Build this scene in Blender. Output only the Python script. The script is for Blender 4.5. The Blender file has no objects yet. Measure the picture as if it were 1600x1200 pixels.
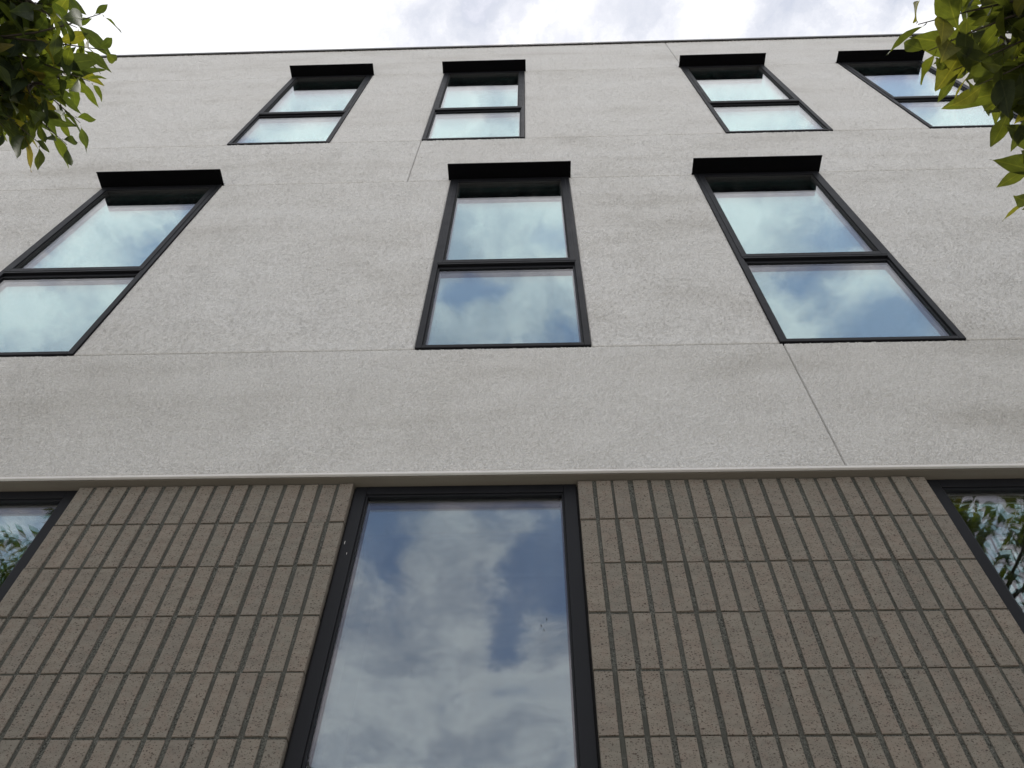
import bpy, bmesh, math, random
import numpy as np
from mathutils import Vector, Matrix
R = math.radians
random.seed(7)
scene = bpy.context.scene
col = scene.collection

# ------------------------------------------------------------------ camera
EYE = 1.6                       # eye height; facade heights below are given above the eye
CAM_Y = -1.912                  # distance to the stucco face (y = 0)
cam_d = bpy.data.cameras.new('camera')
cam_d.sensor_width = 36.0
cam_d.lens = 28.125
cam_d.clip_start = 0.05
cam_d.clip_end = 5000
cam = bpy.data.objects.new('camera', cam_d)
col.objects.link(cam)
scene.camera = cam
p_, r_, y_ = R(55.85257726), R(1.23292491), R(2.60919867)
def cam_axis(a):
    c, s = math.cos(r_), math.sin(r_)
    a = (c*a[0]-s*a[1], s*a[0]+c*a[1], a[2])
    d = (a[0], math.cos(p_)*a[2]-math.sin(p_)*a[1], math.sin(p_)*a[2]+math.cos(p_)*a[1])
    c, s = math.cos(y_), math.sin(y_)
    return Vector((c*d[0]-s*d[1], s*d[0]+c*d[1], d[2]))
ax, ay, az = cam_axis((1, 0, 0)), cam_axis((0, 1, 0)), -cam_axis((0, 0, 1))
cam.matrix_world = Matrix(((ax.x, ay.x, az.x, 0), (ax.y, ay.y, az.y, CAM_Y), (ax.z, ay.z, az.z, EYE), (0, 0, 0, 1)))

# ------------------------------------------------------------------ view
scene.view_settings.view_transform = 'Standard'
scene.view_settings.look = 'None'
scene.view_settings.exposure = 0.22
scene.view_settings.gamma = 1.0
scene.view_settings.use_curve_mapping = False
scene.render.engine = 'CYCLES'
scene.cycles.max_bounces = 14
scene.cycles.transparent_max_bounces = 24
scene.cycles.glossy_bounces = 6

# ------------------------------------------------------------------ sky
SUN_EL, SUN_AZ = R(86.5), R(20)        # azimuth measured from +y towards +x; a veiled sun high overhead
world = bpy.data.worlds.new('World')
scene.world = world
world.use_nodes = True

class NT:
    """tiny helper for writing node graphs"""
    def __init__(s, nt):
        s.nt = nt; nt.nodes.clear()
    def n(s, kind, ins=None, **props):
        nd = s.nt.nodes.new(kind)
        for k, v in props.items():
            setattr(nd, k, v)
        for k, v in (ins or {}).items():
            sock = nd.inputs[k]
            if isinstance(v, bpy.types.NodeSocket): s.nt.links.new(v, sock)
            elif isinstance(v, bpy.types.Node): s.nt.links.new(v.outputs[0], sock)
            else: sock.default_value = v
        return nd
    def m(s, op, a, b=0.0, c=0.0, clamp=False):
        return s.n('ShaderNodeMath', {0: a, 1: b, 2: c}, operation=op, use_clamp=clamp)
    def vm(s, op, a, b=(0, 0, 0), scale=None):
        nd = s.n('ShaderNodeVectorMath', {0: a, 1: b}, operation=op)
        if scale is not None: nd.inputs['Scale'].default_value = scale
        return nd
    def ramp(s, fac, stops, interp='LINEAR'):
        nd = s.n('ShaderNodeValToRGB', {0: fac})
        cr = nd.color_ramp; cr.interpolation = interp
        while len(cr.elements) < len(stops): cr.elements.new(0.5)
        for e, (p, c) in zip(cr.elements, stops):
            e.position = p; e.color = (*c, 1) if len(c) == 3 else c
        return nd
    def mix(s, fac, a, b, blend='MIX'):
        nd = s.n('ShaderNodeMix', data_type='RGBA', blend_type=blend)
        for i, v in ((0, fac), (6, a), (7, b)):
            if isinstance(v, bpy.types.Node): s.nt.links.new(v.outputs[2] if v.bl_idname == 'ShaderNodeMix' else v.outputs[0], nd.inputs[i])
            elif isinstance(v, bpy.types.NodeSocket): s.nt.links.new(v, nd.inputs[i])
            else: nd.inputs[i].default_value = (*v, 1) if isinstance(v, tuple) and len(v) == 3 else v
        return nd
    def maprange(s, v, a, b, c=0.0, d=1.0, smooth=False):
        return s.n('ShaderNodeMapRange', {0: v, 1: a, 2: b, 3: c, 4: d}, interpolation_type='SMOOTHSTEP' if smooth else 'LINEAR')

w = NT(world.node_tree)
sky = w.n('ShaderNodeTexSky', sky_type='NISHITA', sun_disc=False, sun_elevation=SUN_EL, sun_rotation=SUN_AZ, altitude=50, air_density=1.0, dust_density=1.2, ozone_density=1.5)
tc = w.n('ShaderNodeTexCoord')
sep = w.n('ShaderNodeSeparateXYZ', {0: tc.outputs['Generated']})
zc = w.m('MAXIMUM', sep.outputs[2], 0.12)
U = w.m('DIVIDE', sep.outputs[0], zc); V = w.m('DIVIDE', sep.outputs[1], zc)
uv = w.n('ShaderNodeCombineXYZ', {0: U, 1: V, 2: 0.0})
# the cloud deck, laid out on a flat layer overhead
warp = w.n('ShaderNodeTexNoise', {'Vector': uv, 'Scale': 3.8, 'Detail': 8.0, 'Roughness': 0.62}, noise_dimensions='3D')
wv = w.vm('SUBTRACT', warp.outputs['Color'], (0.5, 0.5, 0.5))
wv2 = w.vm('SCALE', wv, scale=0.20)
uvw = w.vm('ADD', uv, wv2)
big = w.n('ShaderNodeTexNoise', {'Vector': uvw, 'Scale': 2.3, 'Detail': 8.0, 'Roughness': 0.56})
fine = w.n('ShaderNodeTexNoise', {'Vector': uvw, 'Scale': 9.5, 'Detail': 8.0, 'Roughness': 0.60})
cover = w.m('ADD', big.outputs[0], 0.42)
cover = w.m('ADD', cover, w.m('MULTIPLY', w.m('SUBTRACT', fine.outputs[0], 0.5), 0.80))
# breaks in the deck (u, v, half width u, half width v, depth)
GAPS = [(-0.29, -1.0, .045, .11, .75), (0.06, -1.06, .07, .09, 1.1), (-0.06, -1.25, .035, .10, .68), (-0.02, -1.46, .10, .035, .35), (-0.24, -1.50, .10, .03, .22),
        (-0.10, -0.93, .10, .02, .30), (0.05, -0.42, .035, .03, .62), (-0.10, -0.51, .05, .018, .62), (0.06, -0.585, .025, .03, .50), (-0.02, -0.60, .06, .012, .3),
        (0.50, -0.58, .07, .05, .65), (0.40, -0.43, .03, .025, .45), (0.44, -0.38, .02, .03, .4), (0.37, -0.51, .02, .02, .35),
        (-0.53, -0.50, .035, .04, .55), (-0.44, -0.40, .04, .03, .55), (-0.66, -0.45, .05, .03, .4), (0.44, -0.27, .04, .03, .55), (-0.33, -0.30, .05, .02, .45), (0.35, -0.31, .04, .02, .45),
        (0.06, 0.16, .02, .02, .34), (0.9, -0.5, .3, .2, .6), (-1.3, -0.9, .4, .3, .6), (0.9, -1.5, .4, .3, .6), (-1.1, 0.5, .3, .3, .6), (0.8, 0.9, .4, .3, .6)]
for (gu, gv, su, sv, dp) in GAPS:
    d = w.vm('SUBTRACT', uvw, (gu, gv, 0.0))
    d = w.vm('MULTIPLY', d, (1/su, 1/sv, 0.0))
    l2 = w.vm('DOT_PRODUCT', d, d)
    w.nt.links.new(d.outputs[0], l2.inputs[1])
    g = w.m('EXPONENT', w.m('MULTIPLY', l2.outputs['Value'], -0.5))
    cover = w.m('SUBTRACT', cover, w.m('MULTIPLY', g, dp))
cov = w.maprange(cover, 0.26, 0.76, 0.22, 1.0, True)
# brightness of the cloud: thin white parts and thicker grey bellies
shade = w.m('ADD', w.m('MULTIPLY', big.outputs[0], 0.78), w.m('MULTIPLY', fine.outputs[0], 0.42))
ccol = w.ramp(w.maprange(shade, 0.45, 0.78), [(0.0, (.58, .62, .72)), (0.28, (.78, .80, .87)), (0.6, (1.10, 1.10, 1.11)), (1.0, (.92, .93, .98))])
CLOUD = 6.3
blue = w.mix(1.0, sky.outputs[0], (1.0, 1.0, 1.0), 'MULTIPLY')
deck = w.vm('SCALE', ccol.outputs[0], scale=CLOUD)
skymix = w.mix(w.m('MULTIPLY', cov, 0.97), blue, deck.outputs[0])
bg = w.n('ShaderNodeBackground', {0: skymix.outputs[2], 1: 0.15})
w.n('ShaderNodeOutputWorld', {0: bg})

# ------------------------------------------------------------------ sun, veiled by the cloud
sun_d = bpy.data.lights.new('sun', 'SUN')
sun_d.energy = 2.8
sun_d.angle = R(12)
sun_d.color = (1.0, 0.96, 0.9)
sun = bpy.data.objects.new('sun', sun_d); col.objects.link(sun)
sdir = Vector((math.sin(SUN_AZ)*math.cos(SUN_EL), math.cos(SUN_AZ)*math.cos(SUN_EL), math.sin(SUN_EL)))
sun.rotation_euler = sdir.to_track_quat('Z', 'Y').to_euler()
sun.location = (0, -20, 30)

# ------------------------------------------------------------------ materials
def new_mat(name):
    m = bpy.data.materials.new(name); m.use_nodes = True
    t = NT(m.node_tree)
    return m, t
def finish(t, shader, disp=None):
    o = t.n('ShaderNodeOutputMaterial', {0: shader})
    return o

def mat_stucco():
    m, t = new_mat('stucco')
    tc = t.n('ShaderNodeTexCoord'); P = tc.outputs['Object']
    # blotchy weathering, drawn out sideways
    mp = t.n('ShaderNodeMapping', {0: P, 3: (0.55, 1.0, 1.5)})
    b1 = t.n('ShaderNodeTexNoise', {'Vector': mp, 'Scale': 1.5, 'Detail': 5.0, 'Roughness': 0.55})
    mp2 = t.n('ShaderNodeMapping', {0: P, 3: (0.25, 1.0, 2.6)})
    b2 = t.n('ShaderNodeTexNoise', {'Vector': mp2, 'Scale': 1.1, 'Detail': 4.0, 'Roughness': 0.6})
    f = t.m('ADD', t.m('MULTIPLY', b1.outputs[0], 0.6), t.m('MULTIPLY', b2.outputs[0], 0.4))
    base = t.ramp(t.maprange(f, 0.36, 0.62), [(0, (.66, .646, .612)), (0.45, (.765, .755, .727)), (1, (.80, .794, .772))])
    ns = t.n('ShaderNodeTexNoise', {'Vector': P, 'Scale': 140.0, 'Detail': 4.0, 'Roughness': 0.7})
    k = t.maprange(ns.outputs[0], 0.3, 0.7, 0.82, 1.1)
    c2 = t.mix(1.0, base, t.n('ShaderNodeCombineColor', {0: k, 1: k, 2: k}), 'MULTIPLY')
    bp = t.n('ShaderNodeBump', {'Height': ns.outputs[0], 'Strength': 1.0, 'Distance': 0.010})
    s = t.n('ShaderNodeBsdfPrincipled', {'Base Color': c2.outputs[2], 'Roughness': 0.92, 'Normal': bp, 'Specular IOR Level': 0.25})
    finish(t, s)
    return m

def mat_plain(name, colr, rough=0.5, metal=0.0, noise=0.06, nscale=8.0, bump=0.0, bscale=300.0, spec=0.5):
    m, t = new_mat(name)
    tc = t.n('ShaderNodeTexCoord'); P = tc.outputs['Object']
    nz = t.n('ShaderNodeTexNoise', {'Vector': P, 'Scale': nscale, 'Detail': 5.0, 'Roughness': 0.6})
    k = t.maprange(nz.outputs[0], 0.3, 0.7, 1-noise, 1+noise)
    c = t.mix(1.0, colr, t.n('ShaderNodeCombineColor', {0: k, 1: k, 2: k}), 'MULTIPLY')
    rg = t.maprange(nz.outputs[0], 0.3, 0.7, rough-0.05, rough+0.05)
    ins = {'Base Color': c.outputs[2], 'Roughness': rg, 'Metallic': metal, 'Specular IOR Level': spec}
    if bump > 0:
        bn = t.n('ShaderNodeTexNoise', {'Vector': P, 'Scale': bscale, 'Detail': 4.0})
        ins['Normal'] = t.n('ShaderNodeBump', {'Height': bn.outputs[0], 'Strength': 0.8, 'Distance': bump})
    finish(t, t.n('ShaderNodeBsdfPrincipled', ins))
    return m

def mat_brick():
    m, t = new_mat('brick_face')
    oi = t.n('ShaderNodeObjectInfo'); ge = t.n('ShaderNodeNewGeometry')
    rnd = t.m('FRACT', t.m('ADD', oi.outputs['Random'], ge.outputs['Random Per Island']))
    P = ge.outputs['Position']
    base = t.ramp(rnd, [(0, (.160, .147, .124)), (0.25, (.182, .161, .134)), (0.5, (.168, .155, .130)), (0.72, (.187, .165, .136)), (1, (.163, .148, .126))])
    mp = t.n('ShaderNodeMapping', {0: P, 3: (0.5, 1, 1.6)})
    bl = t.n('ShaderNodeTexNoise', {'Vector': mp, 'Scale': 26.0, 'Detail': 5.0, 'Roughness': 0.65})
    k = t.maprange(bl.outputs[0], 0.3, 0.7, 0.84, 1.16)
    c = t.mix(1.0, base, t.n('ShaderNodeCombineColor', {0: k, 1: k, 2: t.m('MULTIPLY', k, 0.99)}), 'MULTIPLY')
    # tint between grey green and pinkish inside a brick
    b2 = t.n('ShaderNodeTexNoise', {'Vector': P, 'Scale': 40.0, 'Detail': 3.0})
    c = t.mix(t.maprange(b2.outputs[0], 0.45, 0.7, 0, 0.35), c, (0.189, 0.142, 0.114))
    # iron specks
    mp3 = t.n('ShaderNodeMapping', {0: P, 3: (0.65, 1, 1.0)})
    for sc, thr, dens, cc in ((150.0, 0.30, 0.50, (.050, .034, .027)), (300.0, 0.38, 0.55, (.070, .050, .040)), (78.0, 0.17, 0.66, (.035, .021, .018))):
        nw = t.n('ShaderNodeTexNoise', {'Vector': mp3, 'Scale': sc*1.3, 'Detail': 2.0})
        pw = t.vm('ADD', mp3, t.vm('SCALE', t.vm('SUBTRACT', nw.outputs['Color'], (.5, .5, .5)), scale=0.7/sc))
        v = t.n('ShaderNodeTexVoronoi', {'Vector': pw, 'Scale': sc})
        sx = t.n('ShaderNodeSeparateColor', {0: v.outputs['Color']})
        on = t.m('GREATER_THAN', sx.outputs[0], dens)
        near = t.maprange(v.outputs['Distance'], thr*0.6, thr*1.15, 1.0, 0.0)
        c = t.mix(t.m('MULTIPLY', t.m('MULTIPLY', on, near), 0.85), c, cc)
    gr = t.n('ShaderNodeTexNoise', {'Vector': t.n('ShaderNodeMapping', {0: P, 3: (0.35, 1, 1.3)}), 'Scale': 420.0, 'Detail': 4.0, 'Roughness': 0.7})
    bp = t.n('ShaderNodeBump', {'Height': gr.outputs[0], 'Strength': 0.55, 'Distance': 0.0012})
    finish(t, t.n('ShaderNodeBsdfPrincipled', {'Base Color': c.outputs[2], 'Roughness': 0.88, 'Normal': bp, 'Specular IOR Level': 0.3}))
    return m

def mat_mortar():
    m, t = new_mat('mortar')
    P = t.n('ShaderNodeNewGeometry').outputs['Position']
    a = t.n('ShaderNodeTexNoise', {'Vector': P, 'Scale': 210.0, 'Detail': 4.0, 'Roughness': 0.75})
    b = t.n('ShaderNodeTexNoise', {'Vector': P, 'Scale': 14.0, 'Detail': 4.0})
    c = t.ramp(a.outputs[0], [(0.36, (.024, .025, .022)), (0.5, (.105, .107, .094)), (0.64, (.19, .19, .168))])
    c2 = t.mix(t.maprange(b.outputs[0], 0.4, 0.65), c, (0.090, 0.091, 0.079))
    bp = t.n('ShaderNodeBump', {'Height': a.outputs[0], 'Strength': 1.0, 'Distance': 0.006})
    finish(t, t.n('ShaderNodeBsdfPrincipled', {'Base Color': c2.outputs[2], 'Roughness': 0.95, 'Normal': bp, 'Specular IOR Level': 0.2}))
    return m

def mat_glass(name, r0, tint, trans, wav=0.0):
    """clear pane: mirror share by Schlick, the rest goes straight through"""
    m, t = new_mat(name)
    ge = t.n('ShaderNodeNewGeometry'); oi = t.n('ShaderNodeObjectInfo')
    cosv = t.m('ABSOLUTE', t.vm('DOT_PRODUCT', ge.outputs['Incoming'], ge.outputs['Normal']).outputs['Value'])
    t.nt.links.new(ge.outputs['Normal'], cosv.inputs[0].links[0].from_node.inputs[1])
    k = t.m('POWER', t.m('SUBTRACT', 1.0, cosv, clamp=True), 4.2)
    r0 = t.maprange(cosv, 0.22, 0.72, r0[0], r0[1]) if isinstance(r0, tuple) else t.m('ADD', r0, 0.0)
    F = t.m('ADD', r0, t.m('MULTIPLY', k, t.m('SUBTRACT', 1.0, r0)), clamp=True)
    hue = t.mix(t.maprange(cosv, 0.25, 0.75), (tint[0]*.97, tint[1], tint[2]*.985), (tint[0]*.5+.48, tint[1]*.945, 1.0))   # the coating turns greener at a glancing look
    gl = {'Color': hue.outputs[2], 'Roughness': 0.0}
    if wav > 0:
        nz = t.n('ShaderNodeTexNoise', {'Vector': ge.outputs['Position'], 'Scale': 2.2, 'Detail': 1.0})
        gl['Normal'] = t.n('ShaderNodeBump', {'Height': nz.outputs[0], 'Strength': 1.0, 'Distance': wav})
    g = t.n('ShaderNodeBsdfGlossy', gl)
    tr = t.n('ShaderNodeBsdfTransparent', {0: (*trans, 1)})
    # thin film of dust and a few dried specks
    d1 = t.n('ShaderNodeTexNoise', {'Vector': t.n('ShaderNodeMapping', {0: ge.outputs['Position'], 3: (3, 1, 0.6)}), 'Scale': 5.0, 'Detail': 6.0, 'Roughness': 0.7})
    dust = t.m('MULTIPLY', t.maprange(d1.outputs[0], 0.45, 0.8), 0.02 if wav > 0 else 0.0)
    mx = t.n('ShaderNodeMixShader', {0: F, 1: tr, 2: g})
    df = t.n('ShaderNodeBsdfDiffuse', {0: (.4, .39, .37, 1)})
    finish(t, t.n('ShaderNodeMixShader', {0: dust, 1: mx, 2: df}))
    return m

def mat_leaf(name, a, b, c, young):
    m, t = new_mat(name)
    oi = t.n('ShaderNodeObjectInfo'); ge = t.n('ShaderNodeNewGeometry')
    tcn = t.n('ShaderNodeTexCoord')
    rnd = t.m('FRACT', t.m('ADD', oi.outputs['Random'], ge.outputs['Random Per Island']))
    base = t.ramp(rnd, [(0, a), (0.45, b), (0.86, c), (0.97, young), (1.0, young)])
    uvn = t.n('ShaderNodeUVMap')
    s = t.n('ShaderNodeSeparateXYZ', {0: uvn.outputs[0]})
    mid = t.maprange(t.m('ABSOLUTE', t.m('SUBTRACT', s.outputs[1], 0.5)), 0.0, 0.035, 1.0, 0.0)
    # side veins
    vn = t.m('ADD', t.m('MULTIPLY', s.outputs[0], 9.0), t.m('MULTIPLY', t.m('ABSOLUTE', t.m('SUBTRACT', s.outputs[1], 0.5)), -7.0))
    vein = t.maprange(t.m('ABSOLUTE', t.m('SUBTRACT', t.m('FRACT', vn), 0.5)), 0.42, 0.5, 0.0, 0.35)
    nz = t.n('ShaderNodeTexNoise', {'Vector': ge.outputs['Position'], 'Scale': 60.0, 'Detail': 4.0})
    k = t.maprange(nz.outputs[0], 0.3, 0.7, 0.8, 1.2)
    col_ = t.mix(1.0, base, t.n('ShaderNodeCombineColor', {0: k, 1: k, 2: k}), 'MULTIPLY')
    lite = t.mix(1.0, col_, (1.7, 1.55, 1.5), 'MULTIPLY')
    col_ = t.mix(t.m('MAXIMUM', mid, vein), col_, lite)
    tcol = t.mix(1.0, col_, (3.7, 3.2, 0.7), 'MULTIPLY')
    bp = t.n('ShaderNodeBump', {'Height': t.m('MAXIMUM', mid, vein), 'Strength': 0.4, 'Distance': 0.001})
    pb = t.n('ShaderNodeBsdfPrincipled', {'Base Color': col_.outputs[2], 'Roughness': 0.58, 'Normal': bp, 'Specular IOR Level': 0.25})
    tl = t.n('ShaderNodeBsdfTranslucent', {0: tcol.outputs[2]})
    finish(t, t.n('ShaderNodeMixShader', {0: 0.5, 1: pb, 2: tl}))
    return m

M = {
 'stucco': mat_stucco(),
 'bead': mat_plain('bead_trim', (.62, .61, .59), 0.7, noise=0.05),
 'soffit': mat_plain('painted_soffit', (.135, .12, .095), 0.8, noise=0.08, nscale=3, bump=0.0008, bscale=120),
 'wall': mat_plain('wall_core', (.30, .295, .285), 0.9, noise=0.1, bump=0.002),
 'joint': mat_plain('joint_sealant', (.38, .37, .35), 0.8, noise=0.08),
 'brick': mat_brick(), 'mortar': mat_mortar(),
 'frame': mat_plain('black_anodised_aluminium', (.006, .0065, .0085), 0.5, noise=0.15, nscale=14, spec=0.2),
 'hood': mat_plain('black_painted_metal', (.0022, .0022, .0028), 0.7, noise=0.1, nscale=10, spec=0.04),
 'gasket': mat_plain('black_rubber', (.012, .012, .012), 0.8, noise=0.1),
 'coping': mat_plain('dark_metal_coping', (.06, .058, .055), 0.45, noise=0.1, metal=0.3),
 'glass': mat_glass('outer_glass', 0.07, (1.0, .975, 1.0), (.93, .95, .945), wav=0.0006),
 'glass_in': mat_glass('coated_glass', (.70, .20), (.64, 1.0, .985), (.38, .44, .46)),
 'room': mat_plain('room_lining', (.035, .037, .04), 0.9),
 'reveal': mat_plain('painted_reveal', (.26, .265, .27), 0.8),
 'bark': mat_plain('bark', (.10, .082, .062), 0.9, noise=0.3, nscale=30, bump=0.004, bscale=60),
 'twig': mat_plain('twig_bark', (.060, .048, .034), 0.85, noise=0.2, nscale=40),
 'leafL': mat_leaf('leaf_a', (.018, .027, .018), (.028, .044, .021), (.052, .070, .022), (.078, .074, .028)),
 'leafR': mat_leaf('leaf_b', (.020, .028, .017), (.030, .041, .019), (.043, .056, .021), (.066, .072, .026)),
 'paving': mat_plain('concrete_paving', (.40, .385, .36), 0.9, noise=0.12, nscale=2, bump=0.002, bscale=90),
 'soil': mat_plain('soil', (.05, .04, .03), 0.95, noise=0.3, nscale=20, bump=0.01, bscale=40),
}

# ------------------------------------------------------------------ mesh helpers
def box(bm, x0, x1, y0, y1, z0, z1):
    v = [bm.verts.new(c) for c in ((x0,y0,z0),(x1,y0,z0),(x1,y1,z0),(x0,y1,z0),(x0,y0,z1),(x1,y0,z1),(x1,y1,z1),(x0,y1,z1))]
    for f in ((0,3,2,1),(4,5,6,7),(0,1,5,4),(1,2,6,5),(2,3,7,6),(3,0,4,7)):
        bm.faces.new([v[i] for i in f])
def link(name, bm, mat, parent=None, bevel=0.0, smooth=False, segs=1):
    if bevel > 0:
        bmesh.ops.bevel(bm, geom=bm.edges[:], offset=bevel, segments=segs, affect='EDGES', profile=0.5)
    me = bpy.data.meshes.new(name); bm.to_mesh(me); bm.free()
    if smooth:
        for p in me.polygons: p.use_smooth = True
    me.materials.append(mat)
    o = bpy.data.objects.new(name, me); col.objects.link(o)
    if parent: o.parent = parent
    return o
def boxobj(name, dims, mat, parent=None, bevel=0.0):
    bm = bmesh.new(); box(bm, *dims)
    return link(name, bm, mat, parent, bevel)
def empty(name, loc=(0, 0, 0)):
    e = bpy.data.objects.new(name, None); col.objects.link(e); e.location = loc
    return e
Z = lambda h: h + EYE

# ------------------------------------------------------------------ ground
bm = bmesh.new()
vs = [bm.verts.new(c) for c in ((-900, -900, 0), (900, -900, 0), (900, 900, 0), (-900, 900, 0))]
bm.faces.new(vs)
g = link('pavement', bm, M['paving']); g['kind'] = 'structure'

# ------------------------------------------------------------------ the building
bld = empty('building', (0, 0.15, 0))
bld['label'] = 'pale grey stucco office building above a tan brick base, with black framed windows'
bld['category'] = 'building'
def part(o):
    """parent to the building, keeping world coordinates"""
    o.parent = bld; o.matrix_parent_inverse = Matrix.Translation((0, -0.15, 0))
    return o

XL, XR = -9.0, 9.0
Z_EDGE, S1, H1, S2, H2, ROOF = 2.243, 3.114, 5.323, 6.228, 8.410, 9.600
MID = [(-2.955, -2.122), (-0.538, 0.272), (1.122, 1.956)]
UPP = [(-2.372, -1.558), (-0.836, -0.028), (1.528, 2.350), (3.085, 3.905)]
LOW = [(-2.520, -1.693), (-0.667, 0.160), (1.417, 2.244)]
J = 0.0042                     # half width of a joint
bands = [(Z_EDGE+0.013, S1, None, [-4.6, 1.136, 5.6]), (S1, H1, MID, [-5.9, 5.2]), (H1, S2, None, [-4.4, -0.838, 4.8]),
         (S2, H2, UPP, [-5.2, 6.0]), (H2, ROOF, None, [-4.9, 1.548, 6.2])]
def spans(wins, cuts):
    edges = []
    x = XL
    segs = []
    holes = sorted(wins or [])
    for a, b in holes:
        segs.append((x, a, x > XL, True)); x = b
    segs.append((x, XR, x > XL, False))
    out = []
    for a, b, wa, wb in segs:                    # wa / wb: that side ends at a window
        cs = [c for c in cuts if a+0.2 < c < b-0.2]
        pts = [a] + cs + [b]
        for i in range(len(pts)-1):
            out.append((pts[i] + (0 if i == 0 else J), pts[i+1] - (0 if i == len(pts)-2 else J)))
    return out
nrng = np.random.default_rng(5)
def stucco_panel(a, b, z0, z1, step, xin, amp):
    """one rendered panel: a fine grid with the dashed, knocked-down relief, and returns into the joints"""
    def axis(lo, hi, f0, f1):
        pts = [lo]
        e0, e1 = max(lo, f0), min(hi, f1)
        if e1 - e0 < step*4: return np.linspace(lo, hi, max(2, int((hi-lo)/.08)+1))
        parts = []
        if e0 - lo > .05: parts.append(np.linspace(lo, e0, max(2, int((e0-lo)/.08)+1))[:-1])
        parts.append(np.linspace(e0, e1, int((e1-e0)/step)+2))
        if hi - e1 > .05: parts.append(np.linspace(e1, hi, max(2, int((hi-e1)/.08)+1))[1:])
        return np.concatenate(parts)
    X = axis(a, b, -xin, xin); Zs = np.linspace(z0, z1, max(2, int((z1-z0)/step)+1))
    if X[1]-X[0] > step*2 and (a > xin or b < -xin): Zs = np.linspace(z0, z1, max(2, int((z1-z0)/.08)+1))
    nx, nz = len(X), len(Zs)
    def noise(lx, lz):                              # band of random relief of the given wavelengths (in metres)
        w_ = nrng.standard_normal((nz, nx))
        fx = np.fft.rfftfreq(nx)[None, :]*lx/step; fz = np.fft.fftfreq(nz)[:, None]*lz/step
        q = np.sqrt(fx**2 + fz**2)
        n_ = np.fft.irfft2(np.fft.rfft2(w_)*(q**1.0)*np.exp(-(q**2)*.9), s=(nz, nx))
        return n_/(n_.std()+1e-9)
    h = noise(.0105, .0085)*.85 + noise(.022, .017)*.3
    h = np.tanh(h*1.1)
    patchy = noise(.4, .3)
    Y = -(h*amp*(1 + .06*np.clip(patchy, -2, 2))) - .002
    Y[0, :] = Y[-1, :] = 0.0; Y[:, 0] = Y[:, -1] = 0.0
    gx, gz = np.meshgrid(X, Zs)
    co = np.stack([gx, Y, gz], -1).reshape(-1, 3)
    idx = np.arange(nx*nz).reshape(nz, nx)
    quads = np.stack([idx[:-1, :-1], idx[:-1, 1:], idx[1:, 1:], idx[1:, :-1]], -1).reshape(-1, 4)
    # returns
    rim = np.concatenate([idx[0, :-1], idx[:-1, -1], idx[-1, :0:-1], idx[:0:-1, 0]])
    back = co[rim].copy(); back[:, 1] = 0.022
    k = len(co); m_ = len(rim); r2 = np.arange(m_)+k
    sk = np.stack([rim, r2, np.roll(r2, -1), np.roll(rim, -1)], -1)
    co = np.concatenate([co, back]); quads = np.concatenate([quads, sk])
    me = bpy.data.meshes.new('stucco_panel')
    me.vertices.add(len(co)); me.vertices.foreach_set('co', co.astype(np.float32).ravel())
    me.loops.add(quads.size); me.loops.foreach_set('vertex_index', quads.astype(np.int32).ravel())
    me.polygons.add(len(quads)); me.polygons.foreach_set('loop_start', np.arange(0, quads.size, 4, dtype=np.int32))
    me.update(calc_edges=True)
    me.polygons.foreach_set('use_smooth', np.ones(len(quads), dtype=bool))
    me.materials.append(M['stucco'])
    o = bpy.data.objects.new('stucco_panel', me); col.objects.link(o)
    return part(o)
GRID = [(.0036, 2.4, .0030), (.0070, 3.8, .0042), (.0090, 4.1, .0048), (.0105, 5.5, .0046), (.0115, 6.1, .0046)]
for bi, (z0, z1, wins, cuts) in enumerate(bands):
    for a, b in spans(wins, cuts):
        lo = z0 + (J if z0 > Z_EDGE+0.05 else 0); hi = z1 - (J if z1 < ROOF else 0)
        stucco_panel(a, b, Z(lo), Z(hi), *GRID[bi])
    # solid wall behind the panels
    for a, b in spans(wins, []):
        e0 = 0.0 if z0 < S1-0.1 else 0.0
        part(boxobj('wall', (a+0.001, b-0.001, 0.012, 0.30, Z(z0 + (0.002 if z0 > Z_EDGE+.05 else -0.011)), Z(z1-0.002 if z1 < ROOF else z1)), M['joint']))

# bottom edge bead and soffit
part(boxobj('edge_bead', (XL, XR, -0.003, 0.010, Z(Z_EDGE), Z(Z_EDGE+0.0125)), M['bead'], bevel=0.002))
part(boxobj('soffit', (XL, XR, 0.0105, 0.30, Z(Z_EDGE-0.004), Z(Z_EDGE+0.0005)), M['soffit']))
# roof, parapet coping, rear and side walls
bm = bmesh.new()
box(bm, XL, XR, -0.022, 0.32, Z(ROOF+0.004), Z(ROOF+0.026))
box(bm, XL, XR, -0.022, -0.019, Z(ROOF-0.028), Z(ROOF+0.002))
part(link('coping', bm, M['coping'], bevel=0.001))
part(boxobj('roof', (XL+.01, XR-.01, 0.31, 9.0, Z(ROOF-0.5), Z(ROOF-0.3)), M['wall']))
part(boxobj('rear_wall', (XL, XR, 9.001, 9.3, 0.0, Z(ROOF)), M['wall']))
for sx in (XL, XR-0.3):
    part(boxobj('side_wall', (sx, sx+0.3, 0.31, 9.0, 0.0, Z(ROOF-0.502)), M['wall']))

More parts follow.
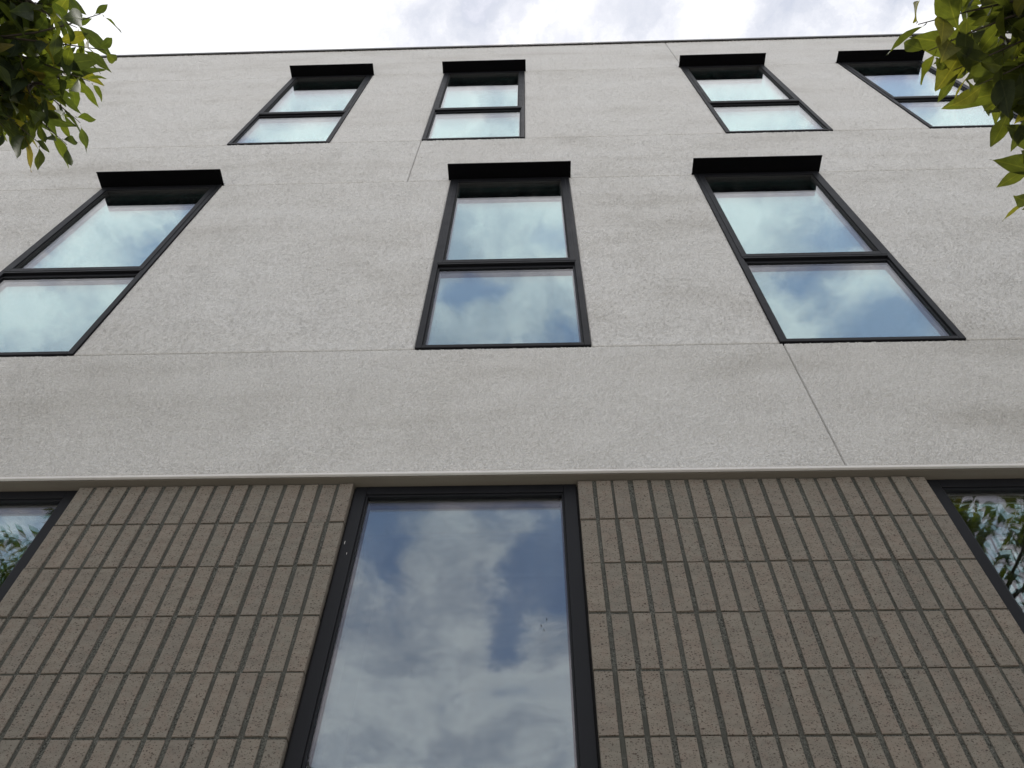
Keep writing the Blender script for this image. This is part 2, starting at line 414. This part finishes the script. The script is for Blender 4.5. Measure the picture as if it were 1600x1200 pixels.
# ------------------------------------------------------------------ windows
def ring(bm, x0, x1, z0, z1, wl, wr, wb, wt, y0, y1):
    """a rectangular frame: stiles full height, rails butted between them"""
    box(bm, x0, x0+wl, y0, y1, z0, z1); box(bm, x1-wr, x1, y0, y1, z0, z1)
    if wb > 0: box(bm, x0+wl, x1-wr, y0, y1, z0, z0+wb)
    if wt > 0: box(bm, x0+wl, x1-wr, y0, y1, z1-wt, z1)
def pane_pair(win, x0, x1, z0, z1, yg, gap=0.014):
    boxobj('glass_pane', (x0-.004, x1+.004, yg, yg+0.006, z0-.004, z1+.004), M['glass'], win)
    boxobj('inner_pane', (x0-.004, x1+.004, yg+0.006+gap, yg+0.012+gap, z0-.004, z1+.004), M['glass_in'], win)
    bm = bmesh.new(); ring(bm, x0-.004, x1+.004, z0-.004, z1+.004, .009, .009, .009, .009, yg+0.0062, yg+0.0058+gap)
    link('spacer', bm, M['gasket'], win)
def interior(x0, x1, z0, z1, y0, sleeve=0.22, depth=1.6):
    """white reveal round the opening, then the dark room behind"""
    bm = bmesh.new()
    t = 0.02
    ring(bm, x0-t, x1+t, z0-t, z1+t, t, t, t, t, y0, y0+sleeve)
    part(link('window_reveal', bm, M['reveal']))
    bm = bmesh.new()
    X0, X1, Z0, Z1, Y0, Y1 = x0-.35, x1+.35, z0-.3, z1+.12, y0+sleeve+.001, y0+sleeve+depth
    box(bm, X0, X1, Y1, Y1+t, Z0, Z1)
    box(bm, X0-t, X0, Y0, Y1, Z0, Z1); box(bm, X1, X1+t, Y0, Y1, Z0, Z1)
    box(bm, X0, X1, Y0, Y1, Z0-t, Z0); box(bm, X0, X1, Y0, Y1, Z1, Z1+t)
    ring(bm, X0, X1, Z0+.001, Z1-.001, x0-t-X0, X1-x1-t, z0-t-Z0, Z1-z1-t, Y0, Y0+.01)
    part(link('room_lining', bm, M['room']))

def upper_window(x0, x1, h0, h1, hs):
    z0, z1, zm = Z(h0), Z(h1), Z(hs)
    FW = 0.030
    x0 += .002; x1 -= .002; z0 += .002; z1 -= .002
    bm = bmesh.new()
    ring(bm, x0, x1, z0, z1, FW, FW, 0.024, 0.045, -0.010, 0.135)
    win = part(link('window', bm, M['frame'], bevel=0.0015))
    def sub(o): o.parent = win; return o
    # fixed lower light: glazing bead then the glass, set back
    a, b = x0+FW, x1-FW
    bm = bmesh.new(); ring(bm, a, b, z0+.024, zm-.0325, .011, .011, .010, .006, 0.000, 0.030)
    link('glazing_bead', bm, M['frame'], win, bevel=0.001)
    pane_pair(win, a+.011, b-.011, z0+.034, zm-.0385, 0.008)
    # transom with a stepped underside
    bm = bmesh.new()
    box(bm, a, b, 0.004, 0.130, zm-.032, zm-.004)
    box(bm, a-.003, b+.003, -0.0125, 0.130, zm-.0035, zm+.0115)
    link('transom', bm, M['frame'], win, bevel=0.001)
    # opening upper sash, standing proud of the frame
    bm = bmesh.new(); ring(bm, a-.006, b+.006, zm+.0125, z1-.035, .030, .030, .036, .030, -0.014, 0.030)
    sash = link('sash', bm, M['frame'], win, bevel=0.0015)
    bm = bmesh.new(); ring(bm, a+.0245, b-.0245, zm+.0490, z1-.0655, .006, .006, .006, .006, -0.006, 0.020)
    link('sash_gasket', bm, M['gasket'], win)
    pane_pair(win, a+.0310, b-.0310, zm+.0555, z1-.0720, 0.006)
    # sun hood: a folded plate with end cheeks
    bm = bmesh.new()
    hx0, hx1, hy = x0-.016, x1+.014, -0.112
    box(bm, hx0, hx1, hy, -0.0005, z1+.004, z1+.009)
    box(bm, hx0, hx1, hy-.0035, hy-.0003, z1-.002, z1+.011)
    box(bm, hx0, hx1, -0.004, -0.0006, z1+.0095, z1+.040)
    link('window_hood', bm, M['hood'], win, bevel=0.0008)
    interior(x0+.02, x1-.02, z0+.02, z1-.02, 0.301)
    return win
for a, b in MID: upper_window(a, b, S1, H1, 3.985)
for a, b in UPP: upper_window(a, b, S2, H2, 7.055)

SPECKS = [(.032, 1.632, .0011, .006), (.015, 1.608, .0015, .004), (.023, 1.593, .0011, .006), (.018, 1.551, .0007, .004), (-.364, 1.451, .0008, .006), (-.050, 1.286, .0007, .004)]
DROPS = [(-.650, 1.952, .0010, .010), (-.634, 1.90, .0008, .006)]
def lower_window(x0, x1):
    z1 = Z(Z_EDGE-0.006); z0 = 0.55
    g = 0.007
    bm = bmesh.new(); box(bm, x0, x0+g, 0.066, 0.12, z0, z1); box(bm, x1-g, x1, 0.066, 0.12, z0, z1)
    x0 += g; x1 -= g
    bm2 = bmesh.new(); ring(bm2, x0, x1, z0, z1, .044, .046, .05, .040, 0.054, 0.15)
    win = part(link('window', bm2, M['frame'], bevel=0.0015))
    link('sealant_joint', bm, M['gasket'], win)
    bm = bmesh.new(); ring(bm, x0+.044, x1-.046, z0+.05, z1-.040, .007, .007, .007, .009, 0.060, 0.110)
    link('glazing_bead', bm, M['frame'], win, bevel=0.001)
    pane_pair(win, x0+.051, x1-.053, z0+.057, z1-.049, 0.071, 0.015)
    interior(x0+.03, x1-.03, z0+.02, z1-.02, 0.301)
    return win
for i, (a, b) in enumerate(LOW):
    win = lower_window(a, b)
    if i == 1:
        rr = random.Random(3)
        def fleck(name, x, y, z, rx, rz, mat):
            bm = bmesh.new()
            n = 9
            front = [bm.verts.new((x + rx*math.cos(k*2*math.pi/n)*rr.uniform(.6, 1.2), y-.0012, z + rz*math.sin(k*2*math.pi/n)*rr.uniform(.6, 1.2))) for k in range(n)]
            back = [bm.verts.new((v.co.x, y-.0001, v.co.z)) for v in front]
            bm.faces.new(front)
            for k in range(n): bm.faces.new((front[k], back[k], back[(k+1) % n], front[(k+1) % n]))
            link(name, bm, mat, win)
        for q in SPECKS: fleck('dirt_speck', q[0], 0.071, Z(q[1]), q[2], q[3], M['gasket'])
        for q in DROPS: fleck('paint_drip', q[0], 0.054, Z(q[1]), q[2], q[3], M['bead'])

# ------------------------------------------------------------------ brick piers: soldier bricks in stack bond
CH = 0.2032                    # course height
BY = 0.036                     # brick face
brick_meshes = []
def brick_mesh(wd, ht, seed):
    rr = random.Random(seed)
    bm = bmesh.new(); box(bm, -wd/2, wd/2, 0, 0.045, -ht/2, ht/2)
    bmesh.ops.bevel(bm, geom=[e for e in bm.edges if all(v.co.y < 0.001 for v in e.verts)], offset=0.0012, segments=1, affect='EDGES')
    for v in bm.verts:
        v.co.x += rr.uniform(-.0006, .0006); v.co.z += rr.uniform(-.0008, .0008)
        if v.co.y < .01: v.co.y += rr.uniform(-.0003, .0003)
    me = bpy.data.meshes.new('brick'); bm.to_mesh(me); bm.free(); me.materials.append(M['brick'])
    return me
TOPZ = Z(Z_EDGE - 0.009)
def pier(x0, x1, n, shown):
    wp = (x1-x0+0.0150)/n
    wd, ht = wp-0.0150, CH-0.0070
    bm = bmesh.new(); box(bm, x0+.004, x1-.004, BY+0.0055, 0.30, 0.0, Z(Z_EDGE-0.0045))
    pr = part(link('brick_pier', bm, M['mortar']))
    meshes = [brick_mesh(wd, ht, s) for s in range(8)]
    rest = bmesh.new()
    for row in range(19):
        for i in range(n):
            x = x0 + wd/2 + i*wp + (random.gauss(0, .0012) if 0 < i < n-1 else 0)
            zz = TOPZ - ht/2 - row*CH + random.gauss(0, .0009)
            y = BY + random.gauss(0, .0012)
            if zz - ht/2 < 0.01: continue
            me = random.choice(meshes)
            if shown and row < 7:
                o = bpy.data.objects.new('brick', me); col.objects.link(o)
                o.parent = pr
                o.location = (x, y, zz); o.rotation_euler = (random.gauss(0, .002), random.gauss(0, .004), random.gauss(0, .004))
            else:
                k = len(rest.verts); rest.from_mesh(me); rest.verts.ensure_lookup_table()
                for v in rest.verts[k:]: v.co += Vector((x, y, zz))
    if rest.verts:
        o = link('brick_courses', rest, M['brick'], pr); o['kind'] = 'stuff'
    else: rest.free()
pier(-1.693, -0.667, 16, True)
pier(0.160, 1.417, 19, True)
pier(-3.80, -2.520, 19, False)
pier(2.244, 3.27, 16, False)
part(boxobj('wall', (XL, -3.80, 0.05, 0.30, 0.0, Z(Z_EDGE-0.0045)), M['mortar']))
part(boxobj('wall', (3.27, XR, 0.05, 0.30, 0.0, Z(Z_EDGE-0.0045)), M['mortar']))
for a, b in LOW:
    part(boxobj('window_sill_wall', (a-.003, b+.003, 0.05, 0.30, 0.0, 0.548), M['mortar']))

# ------------------------------------------------------------------ trees
def leaf_mesh(L, Wd, seed, mat):
    """pointed leaf along +x, folded on its midrib, drooping, wavy margin"""
    rr = random.Random(seed)
    prof = [(0, .03), (.10, .36), (.24, .78), (.40, 1.0), (.56, .93), (.72, .66), (.86, .32), (.95, .11), (1.0, .0)]
    fold = rr.uniform(.15, .5); droop = rr.uniform(.05, .42); tw = rr.uniform(-.6, .6); side = rr.uniform(-.10, .10)
    ph = rr.uniform(0, 6)
    me = bpy.data.meshes.new('leaf'); verts = []; faces = []; uvs = []
    for i, (s, wv) in enumerate(prof):
        x = L*(s - .10*droop*s*s); z = -L*droop*s*s*.75; yc = L*side*s*s
        hw = Wd*.5*wv
        for sg in (1, 0, -1):
            wob = .06*Wd*math.sin(9*s + ph + sg*1.3)
            yy = hw*sg; zz = abs(sg)*(hw*fold + (wob if 0 < i < 8 else 0))
            a = tw*s
            verts.append((x, yc + yy*math.cos(a)-zz*math.sin(a), z + yy*math.sin(a)+zz*math.cos(a)))
            uvs.append((s, .5+.5*sg*max(wv, .05)))
    # short stalk
    n = len(verts)
    verts += [(-.16*L, -.0007, .004*1), (-.16*L, .0007, .004), (0, .0008, 0), (0, -.0008, 0), (-.08*L, 0, -.0012)]
    uvs += [(0, .5)]*5
    for i in range(len(prof)-1):
        k = i*3
        faces += [(k, k+1, k+4, k+3), (k+1, k+2, k+5, k+4)]
    faces += [(n, n+1, n+2, n+3), (n, n+3, n+4), (n+1, n+4, n+2)]
    me.from_pydata(verts, [], faces)
    ul = me.uv_layers.new(name='UVMap')
    for lp in me.loops: ul.data[lp.index].uv = uvs[lp.vertex_index]
    for p in me.polygons: p.use_smooth = True
    me.materials.append(mat)
    return me

def tube(bm, pts, rads, sides=6):
    prev = None
    for i, (p, r) in enumerate(zip(pts, rads)):
        d = (pts[min(i+1, len(pts)-1)] - pts[max(i-1, 0)]).normalized()
        q = d.to_track_quat('Z', 'Y')
        rg = [bm.verts.new(p + q @ Vector((r*math.cos(2*math.pi*k/sides), r*math.sin(2*math.pi*k/sides), 0))) for k in range(sides)]
        if prev:
            for k in range(sides): bm.faces.new((prev[k], prev[(k+1) % sides], rg[(k+1) % sides], rg[k]))
        prev = rg
    bm.faces.new(prev)
def bend(a, b, n, amp, rr, sag=0.0):
    pts = []
    off = Vector((rr.uniform(-1, 1), rr.uniform(-1, 1), rr.uniform(-1, 1)))*amp
    for i in range(n+1):
        t = i/n
        pts.append(a.lerp(b, t) + off*math.sin(math.pi*t) + Vector((0, 0, sag*math.sin(math.pi*t))))
    return pts

FRUST = None
def in_view(p):
    d = p - cam.matrix_world.translation
    zc = -d.dot(az)
    if zc <= 0.1: return None
    x, y = d.dot(ax)/zc, d.dot(ay)/zc
    if abs(x) < .66 and abs(y) < .50: return zc
    return None

def tree(label, base, lobes, sprigs, L, mat, seed, ntw):
    """lobes: (centre, radius, twigs); sprigs: (start, end) of hand placed outer shoots"""
    rr = random.Random(seed)
    root = empty('tree', base)
    root['label'] = label; root['category'] = 'tree'; root['group'] = 'street trees by the facade'
    inv = Vector(base)
    C0 = lobes[0][0]
    # trunk and limbs
    bm = bmesh.new()
    tb = Vector(base); top = C0 + Vector((0, 0, -.15))
    tpts = bend(tb, top, 9, .05, rr)
    tube(bm, [p - inv for p in tpts], [.062*(1-.55*i/9) + (.02 if i == 0 else 0) for i in range(10)], 10)
    trunk = link('trunk', bm, M['bark'], root, smooth=True)
    bm = bmesh.new(); tw = bmesh.new()
    ends = []
    for (C, rad, n) in lobes:
        nl = max(3, int(n/9))
        limbs = []
        for k in range(nl):
            d = Vector((rr.gauss(0, 1), rr.gauss(0, 1), rr.gauss(0, .8))).normalized()
            e = C + d*rad*rr.uniform(.45, .7)
            s = tpts[rr.randint(6, 9)]
            limbs.append(bend(s, e, 5, .07, rr, .05))
            tube(bm, [p - inv for p in limbs[-1]], [.018*(1-.13*i)*(rad**.3) for i in range(6)], 6)
        for k in range(n):
            d = Vector((rr.gauss(0, 1), rr.gauss(0, 1), rr.gauss(0, 1))).normalized()
            e = C + d*rad*(rr.uniform(.25, 1.0)**.45)*.93
            lb = min(limbs, key=lambda q: (q[-1]-e).length)
            ends.append((lb[rr.randint(3, 5)], e))
    ends += sprigs
    items = []
    for s, e in ends:
        pts = bend(s, e, 5, .02, rr, -.01)
        tube(tw, [p - inv for p in pts], [.0042*(1-.16*i) for i in range(6)], 4)
        ln = (e-s).length; ax0 = (e-s).normalized()
        nl = max(5, min(16, int(ln/(L*.22))))
        for j in range(nl):
            t = 1 - .62*(j/nl) if ln > .5 else 1 - .85*(j/nl)
            p = pts[min(4, int(t*5))].lerp(pts[min(5, int(t*5)+1)], t*5-int(t*5)) if t < 1 else pts[5]
            a = j*2.4 + rr.uniform(-.5, .5)
            q = ax0.to_track_quat('X', 'Z')
            spread = rr.uniform(.45, .95) if j < 3 else rr.uniform(.8, 1.35)
            d = q @ Vector((math.cos(spread), math.sin(spread)*math.cos(a), math.sin(spread)*math.sin(a)))
            d = (d + Vector((0, 0, -.38))).normalized()
            items.append((p + d*L*.13, d, (.62 if j < 2 else 1.0)*rr.uniform(.75, 1.12)))
    link('limb', bm, M['bark'], root, smooth=True)
    link('twigs', tw, M['twig'], root, smooth=True)['kind'] = 'stuff'
    meshes = [leaf_mesh(L, L*rr.uniform(.30, .40), seed*50+k, mat) for k in range(10)]
    scored = []
    for it in items:
        zc = in_view(it[0]); scored.append((it[2]/zc if zc else 0.0, it))
    scored.sort(key=lambda q: -q[0])
    rest_v, rest_f, rest_uv = [], [], []
    cnt = 0
    for sc, (p, d, s) in scored:
        me = meshes[rr.randrange(10)]
        up = Vector((rr.gauss(0, .45), rr.gauss(0, .45), 1)).normalized()
        y = up.cross(d).normalized(); z = d.cross(y)
        mt = Matrix(((d.x, y.x, z.x, p.x-inv.x), (d.y, y.y, z.y, p.y-inv.y), (d.z, y.z, z.z, p.z-inv.z), (0, 0, 0, 1))) @ Matrix.Scale(s, 4)
        if sc > 0 and cnt < 300:
            o = bpy.data.objects.new('leaf', me); col.objects.link(o); o.parent = root; o.matrix_local = mt; cnt += 1
        else:
            k = len(rest_v)
            rest_v += [tuple(mt @ v.co) for v in me.vertices]
            rest_f += [tuple(k+i for i in pl.vertices) for pl in me.polygons]
            rest_uv += [tuple(me.uv_layers[0].data[li].uv) for pl in me.polygons for li in pl.loop_indices]
    me = bpy.data.meshes.new('foliage'); me.from_pydata(rest_v, [], rest_f)
    ul = me.uv_layers.new(name='UVMap')
    for i, c in enumerate(rest_uv): ul.data[i].uv = c
    for p in me.polygons: p.use_smooth = True
    me.materials.append(mat)
    o = bpy.data.objects.new('foliage', me); col.objects.link(o); o.parent = root; o['kind'] = 'stuff'
    print('tree', label, 'leaves', len(items), 'single', cnt)
    return root
V3 = Vector
lc = V3((-2.75, -1.72, 4.95)); ll = V3((-1.26, -1.57, 3.59))
L_tips = [(-.95, -1.62, 3.53), (-.95, -1.55, 3.50), (-.99, -1.49, 3.47), (-1.02, -1.41, 3.43), (-1.05, -1.37, 3.40), (-1.10, -1.38, 3.38), (-1.16, -1.42, 3.37)]
tree('leafy street tree on the left with smaller bright green leaves and young bronze tips', (-2.85, -2.0, 0.0),
     [(lc, .80, 130), (ll, .25, 115)], [(ll + V3((-.12, 0, .05)), V3(t)) for t in L_tips]
     + [(V3((-2.75, -1.3, 5.5)), V3((-2.78, -.74, 6.33))), (V3((-2.9, -1.35, 5.5)), V3((-3.25, -.97, 6.15)))], .095, M['leafL'], 11, 150)
rc = V3((2.75, -1.72, 4.95)); rl = V3((.98, -1.66, 3.17))
R_tips = [(.68, -1.63, 3.11), (.70, -1.59, 3.09), (.74, -1.56, 3.07), (.78, -1.54, 3.05), (.82, -1.50, 3.02), (.86, -1.50, 3.0)]
tree('leafy street tree on the right with larger drooping dull green leaves', (2.85, -2.0, 0.0),
     [(rc, .80, 120), (rl, .22, 66)], [(rl + V3((.1, 0, .05)), V3(t)) for t in R_tips]
     + [(V3((1.2, -1.50, 3.12)), V3((.862, -1.43, 2.965))), (V3((1.2, -1.48, 3.05)), V3((.860, -1.375, 2.925)))], .120, M['leafR'], 23, 150)
